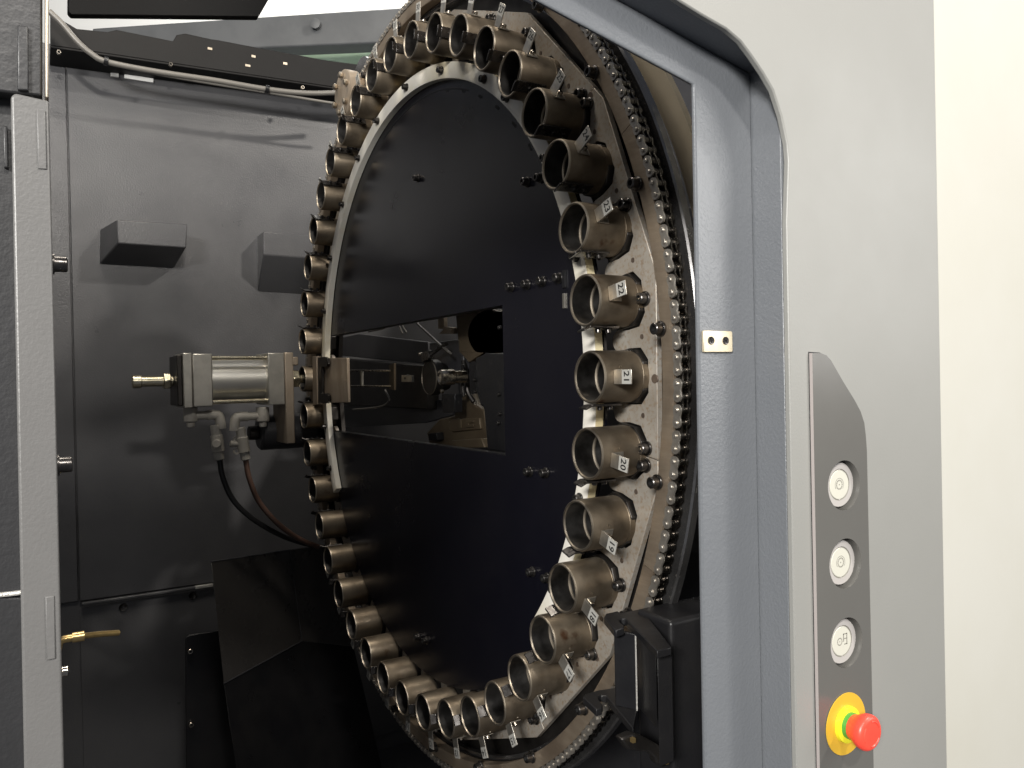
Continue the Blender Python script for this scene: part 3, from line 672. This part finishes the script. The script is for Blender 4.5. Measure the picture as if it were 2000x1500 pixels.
# ================================================================== LEFT DOOR POST AND DOOR
lp = thing('door_post', 'light grey textured door post at the left picture edge', 'door post', (XF, -.96, -.8)); LO = (XF, -.96, -.8)
MB().prism([(XF, y, z) for y, z in [(-.9775, -.9), (-.9465, -.9), (-.9445, .2415), (-.9695, .2440), (-.9728, .2405)]], (-.045, 0, 0)).build('post_body', 'post_paint', lp, LO, bevel=.0022, seg=3)
for (a, b) in (((71, 214), (94, 332)), ((88, 1165), (111, 1286))):
    p0 = atX(XF, *a); p1 = atX(XF, *b)
    MB().box((XF-.004, p0[1], p1[2]), (XF+.0012, p1[1]-.0008, p0[2])).build('hinge_cover', 'post_paint', lp, LO, bevel=.0009)
for px, py in ((114, 516), (119, 908), (126, 1311)):
    c_ = atX(XF-.03, px, py)
    screw(SCREW_P if py > 1300 else SCREW_B, lp, np.array((c_[0], -.9455, c_[2]))-np.array(LO), (0, -1, 0), scale=.62)
dr = thing('open_door_edge', 'dark grey folded door edge behind the left post', 'door', (XF-.05, -1.0, 0)); DO = (XF-.05, -1.0, 0)
XD = XF-.012
MB().prism([atX(XD, *q) for q in [(-60, -60), (83, -60), (83, 188), (-60, 172)]], (-.03, 0, 0)).build('upper_panel', 'door_dark', dr, DO, bevel=.002)
MB().prism([atX(XD+.004, *q) for q in [(34, 48), (55, 51), (56, 177), (34, 175)]], (-.006, 0, 0)).build('raised_rib', 'door_dark', dr, DO, bevel=.0012)
MB().prism([atX(XD+.006, *q) for q in [(88, -60), (95.5, -60), (95.5, 192), (88, 190)]], (-.03, 0, 0)).build('edge_trim', 'rim_steel', dr, DO, bevel=.0012)
MB().prism([atX(XD-.02, *q) for q in [(-60, 186), (60, 189), (60, 1166), (-60, 1166)]], (-.02, 0, 0)).build('lower_panel', 'door_dark', dr, DO, bevel=.002)
MB().prism([atX(XD-.02, *q) for q in [(-60, 1166.5), (70, 1166.5), (70, 1560), (-60, 1560)]], (-.02, 0, 0)).build('bottom_panel', 'door_dark', dr, DO, bevel=.002)
MB().tube([atX(XD-.018, -10, 1163), atX(XD-.018, 20, 1160), atX(XD-.018, 44, 1157)], .0022, 8).build('weld_seam', 'weld_and_highlight', dr, DO)
MB().box(tuple(atX(XD-.02, 8, 330)-np.array((0, 0, 0))), tuple(atX(XD-.02, 15, 250)+np.array((.006, 0, 0)))).build('latch_plate', 'door_dark', dr, DO, bevel=.001)

# ================================================================== LOWER LEFT: chute, cover plate, drain tube
ch = thing('chip_chute', 'black glossy sheet metal chip chute below the air hoses', 'chute', atX(-.9, 430, 1490)); HO = atX(-.9, 430, 1490)
A = atX(-1.05, 412, 1097); B = atX(-1.25, 566, 1074); Cc = atX(-1.15, 590, 1252); D = atX(-.85, 437, 1335)
MB().prism([A, B, Cc, D], (-.012, .006, 0)).build('upper_sheet', 'chute_black_lit', ch, HO, bevel=.002)
E_ = atX(-1.35, 660, 1060); F_ = atX(-1.25, 690, 1262)
MB().prism([B, E_, F_, Cc], (-.012, .006, 0)).build('right_sheet', 'chute_black_lit', ch, HO, bevel=.002)
G = atX(-.75, 470, 1560); H_ = atX(-1.0, 760, 1560)
MB().prism([D, Cc, F_, H_, G], (-.012, .006, -.006)).build('sloping_sheet', 'black_paint', ch, HO, bevel=.002)
MB().tube([D, Cc], .003, 6).build('folded_edge', 'dark_paint', ch, HO); MB().tube([B, Cc], .0025, 6).build('folded_edge', 'dark_paint', ch, HO)
MB().tube([A, B], .003, 6).build('folded_edge', 'wall_paint', ch, HO)
lc = thing('lower_cover', 'black bolted cover plate left of the chip chute', 'cover plate', atX(-1.2, 365, 1490)); LC = atX(-1.2, 365, 1490)
MB().prism([atX(-1.2, *q) for q in [(362, 1246), (372, 1240), (470, 1226), (520, 1560), (364, 1560)]], (-.014, 0, 0)).build('plate', 'black_paint', lc, LC, bevel=.003)
for px, py in ((371, 1271), (373, 1414)): screw(SCREW_P, lc, atX(-1.199, px, py)-LC, (-1, 0, 0), scale=1.5)
for px, py in ((241, 1186), (376, 1163)):
    o = MB().lathe([(0, 0), (-.006, .016), (0, .018)], (0, 0, 0), (-1, 0, 0), 12).build('button_screw', 'bolt_black', bw); o.location = Vector(atX(XW-.004, px, py)-np.array((XW, 0, -2)))*U
dt = thing('drain_tube', 'brass coloured drain tube with elbow fitting beside the left post', 'tube', atX(1.1, 118, 1245)); DTO = atX(1.1, 118, 1245)
MB().tube([atX(1.1, 157, 1243), atX(1.08, 190, 1239), atX(1.06, 231, 1236)], .0040, 12, sub=3).build('tube', 'brass', dt, DTO)
MB().tube([atX(1.1, 112, 1270), atX(1.1, 116, 1255), atX(1.1, 124, 1249), atX(1.1, 140, 1246), atX(1.1, 158, 1243)], .0050, 12, sub=4).build('elbow', 'fitting_brass' if 'fitting_brass' in MATS else 'brass', dt, DTO)
MB().lathe([(-.004, .005), (-.004, .0066), (.010, .0066), (.010, .005)], atX(1.1, 148, 1244.5), atX(1.1, 158, 1243)-atX(1.1, 140, 1246), 14, close=True).build('collar', 'brass', dt, DTO)

# ================================================================== LOWER RIGHT: black notched bracket
bk = thing('notched_bracket', 'black welded bracket with two notched plates in front of chain', 'bracket', (1.1, .05, -.65)); KO = (1.1, .05, -.65)
zm = lambda x, y: (1050+x/4.2857, 1150+y/4.2857)
def plate_z(pts, z, th, name, mm='black_paint'):
    return MB().prism([atZ(z, *zm(*q)) for q in pts], (0, 0, -th)).build(name, mm, bk, KO, bevel=.002)
ZU, ZL = -.470, -.625
plate_z([(555, 235), (572, 206), (670, 184), (695, 203), (872, 164), (1122, 488), (1000, 520), (752, 268), (735, 248), (700, 246), (680, 262), (690, 280), (722, 305), (722, 325), (660, 345), (640, 340)], ZU, .014, 'notched_plate')
plate_z([(378, 905), (400, 880), (505, 848), (690, 820), (840, 985), (800, 1170), (600, 930), (575, 895), (530, 888), (505, 905), (512, 928), (545, 970), (538, 995), (490, 1010)], ZL, .014, 'notched_plate')
# webs between the two plates and the folded box behind
w0 = atZ(ZU-.014, *zm(640, 350)); w1 = atZ(ZU-.014, *zm(820, 380)); w2 = atZ(ZU-.014, *zm(1000, 520)); w3 = atZ(ZU-.014, *zm(1120, 490))
def web(a, b, z1, name, off, mm='black_paint'):
    return MB().prism([a, b, (b[0], b[1], z1), (a[0], a[1], z1)], off).build(name, mm, bk, KO, bevel=.0015)
web(w0, w1, ZL, 'web_plate', (-.008, .006, 0)); web(w1+np.array((-.06, .03, 0)), w2+np.array((-.01, .006, 0)), ZL, 'web_plate', (-.008, .006, 0)); web(w2, w3, ZL-.06, 'web_plate', (-.006, .008, 0))
MB().tube([w1, (w1[0], w1[1], ZL)], .0016, 8).build('edge_highlight', 'weld_and_highlight', bk, KO)  # pale thread painted in as the highlight down the web's edge
c0 = atZ(-.462, 1310, 1214)
bx = thing('sheet_pedestal', 'black folded sheet pedestal behind the notched bracket', 'pedestal', (c0[0], c0[1], -1.1)); PO = (c0[0], c0[1], -1.1)
MB().box((c0[0]-.10, c0[1], -1.1), (c0[0], c0[1]+.34, -.462)).build('pedestal_body', 'black_paint', bx, PO, bevel=.009, seg=4)
hk = thing('hook_lever', 'worn steel hook lever at the foot of the bracket', 'lever', atX(c0[0]+.03, 1290, 1490)); HK = atX(c0[0]+.03, 1290, 1490)
MB().prism([atX(c0[0]+.03, *zm(*q)) for q in [(700, 1260), (800, 1215), (880, 1235), (1000, 1300), (1070, 1350), (1100, 1420), (1095, 1480), (1050, 1500), (1000, 1470), (990, 1420), (930, 1370), (850, 1365), (760, 1350)]], (-.02, 0, 0)).build('lever_arm', 'block_black', hk, HK, bevel=.004)
for q in ((1062, 1437), (785, 1258)): MB().box(tuple(atX(c0[0]+.032, *zm(q[0]-12, q[1]+22))), tuple(atX(c0[0]+.032, *zm(q[0]+12, q[1]-22))+np.array((.008, 0, 0)))).build('brass_pin', 'brass', hk, HK)

# ================================================================== CONTROL STRIP
cs = thing('control_strip', 'dark grey control strip with three round buttons and emergency stop', 'control panel', (XP, .04, -.62)); CSO = (XP, .04, -.62)
so = [tuple(atX(XP+.004, *q)[1:]) for q in [(1585, 690), (1603, 690), (1613, 694), (1622, 704), (1645, 744), (1669, 783), (1680, 804), (1687, 826), (1690, 852), (1692, 880)]]
ylft = -.0245
strip = [(ylft, -1.15), (ylft, so[0][1])]+[(y, z) for y, z in so[1:]]+[(.1005, -1.15)]
grow = [(-.0268, -1.15), (-.0268, so[0][1]+.0022)]+[(y+.0016, z+.0012) for y, z in so[1:]]+[(.1022, -1.15)]
holed(grow, [(cy, cz, .0372) for cy, cz in BUTTONS], XP+.0006, .0004).build('shadow_gap', 'gap_black', cs, CSO)
centers = BUTTONS; HR = .0362
face = holed(strip, [(cy, cz, HR) for cy, cz in centers], XP+.005, .0005)
for cy, cz in centers: face.lathe([(0, HR), (-.022, HR-.0006)], (XP+.005, cy, cz), (1, 0, 0), 40)
face.build('strip_face', 'strip_plastic', cs, CSO)
sd = MB(); nS = len(strip)
sd.add([(XP+.005, y, z) for y, z in strip]+[(XP+.0007, y-(.0012 if y < 0 else -.0008), z+.0004) for y, z in strip], [(i, (i+1) % nS, (i+1) % nS+nS, i+nS) for i in range(nS)])
sd.build('strip_edge_lit', 'strip_edge_lit', cs, CSO)
def gear_icon(parent, cy, cz, r, X, ring=True):
    g = MB()
    for k in range(14):
        a = 2*PI*k/14; c, s_ = math.cos(a), math.sin(a)
        if not ring and k in (0,): pass
        pts = [(r*.62, -.09*r), (r*.86, -.14*r), (r*.86, .14*r), (r*.62, .09*r)]
        g.prism([(X, cy+x*c-z*s_, cz+x*s_+z*c) for x, z in pts], (.0002, 0, 0))
    g.lathe([(0, .0), (.0002, .10*r), (0, .14*r)], (X, cy, cz), (1, 0, 0), 12)
    if ring: g.lathe([(0, r*1.06), (.0002, r*1.08), (.0002, r*1.15), (0, r*1.16)], (X, cy, cz), (1, 0, 0), 40, 0, False, rad(-40), rad(215))
    else:
        for (a, b, c_, d) in ((1.15, -.2, 1.4, 1.5), (1.15, 1.3, 2.5, 1.5), (2.25, -.9, 2.5, 1.5), (1.5, -.9, 2.5, -.7), (1.5, .3, 2.3, .5)):
            g.box((X, cy+a*r, cz+b*r), (X+.0002, cy+c_*r, cz+d*r))
    return g.build('icon', 'icon_grey', parent, CSO, smooth=False)
for i, (cy, cz) in enumerate(centers):
    b = MB().lathe([(-.011, .0358), (-.011, .0330), (.000, .0328), (.0014, .0318), (.0014, .0232)], (XP-.0045, cy, cz), (1, 0, 0), 48).build('push_button', 'button_ring', cs, CSO, ang=18)
    b['label'] = ['upper white round push button with wheel icon', 'middle white round push button with wheel icon', 'lower white round push button with wheel and hand icon'][i]
    MB().lathe([(.0014, 0), (.0014, .0208), (.0008, .0214), (-.001, .0214)], (XP-.0045, cy, cz), (1, 0, 0), 48).build('lens', 'button_lens', b, CSO, ang=18)
    MB().lathe([(.0013, .0233), (.0006, .0226), (.0006, .0200)], (XP-.0045, cy, cz), (1, 0, 0), 48).build('groove', 'icon_grey', b, CSO)
    gear_icon(b, cy-(.005 if i == 2 else 0), cz, .0068 if i == 2 else .0085, XP-.0031, i != 2)
    for dz in (.0218, -.0218): MB().box((XP-.0042, cy-.0012, cz+dz-.0009), (XP-.0030, cy+.0012, cz+dz+.0009)).build('key_notch', 'button_ring', b, CSO)
# emergency stop
ey, ez = .0335, -.5180
es_ = MB().lathe([(.0052, .0), (.0058, .0445), (.0068, .0442), (.0068, .0)], (XP, ey, ez), (1, 0, 0), 56).build('emergency_stop', 'label_amber', cs, CSO)
es_['label'] = 'red mushroom emergency stop with amber disc and yellow collar'
MB().lathe([(.0069, .0262), (.012, .0255), (.0125, .0235), (.0125, .0180)], (XP, ey, ez), (1, 0, 0), 48).build('collar', 'stop_yellow', es_, CSO)
MB().lathe([(.0122, .0186), (.0185, .0186), (.0190, .0150)], (XP, ey, ez), (1, 0, 0), 40).build('green_ring', 'stop_green', es_, CSO)
MB().lathe([(.0185, .0150), (.0185, .0178), (.024, .0190), (.034, .0246), (.040, .0254), (.044, .0246), (.0468, .0218), (.0475, .0185), (.0473, .0)], (XP, ey, ez), (1, 0, 0), 56).build('mushroom_cap', 'stop_red', es_, CSO, ang=60)
for k in range(3):
    a = rad(20+120*k); g = MB(); g.lathe([(.0471, .0160), (.0486, .0172), (.0473, .0188)], (XP, ey, ez), (1, 0, 0), 12, 0, False, a, a+rad(70)); g.build('arrow_mark', 'stop_red', es_, CSO)
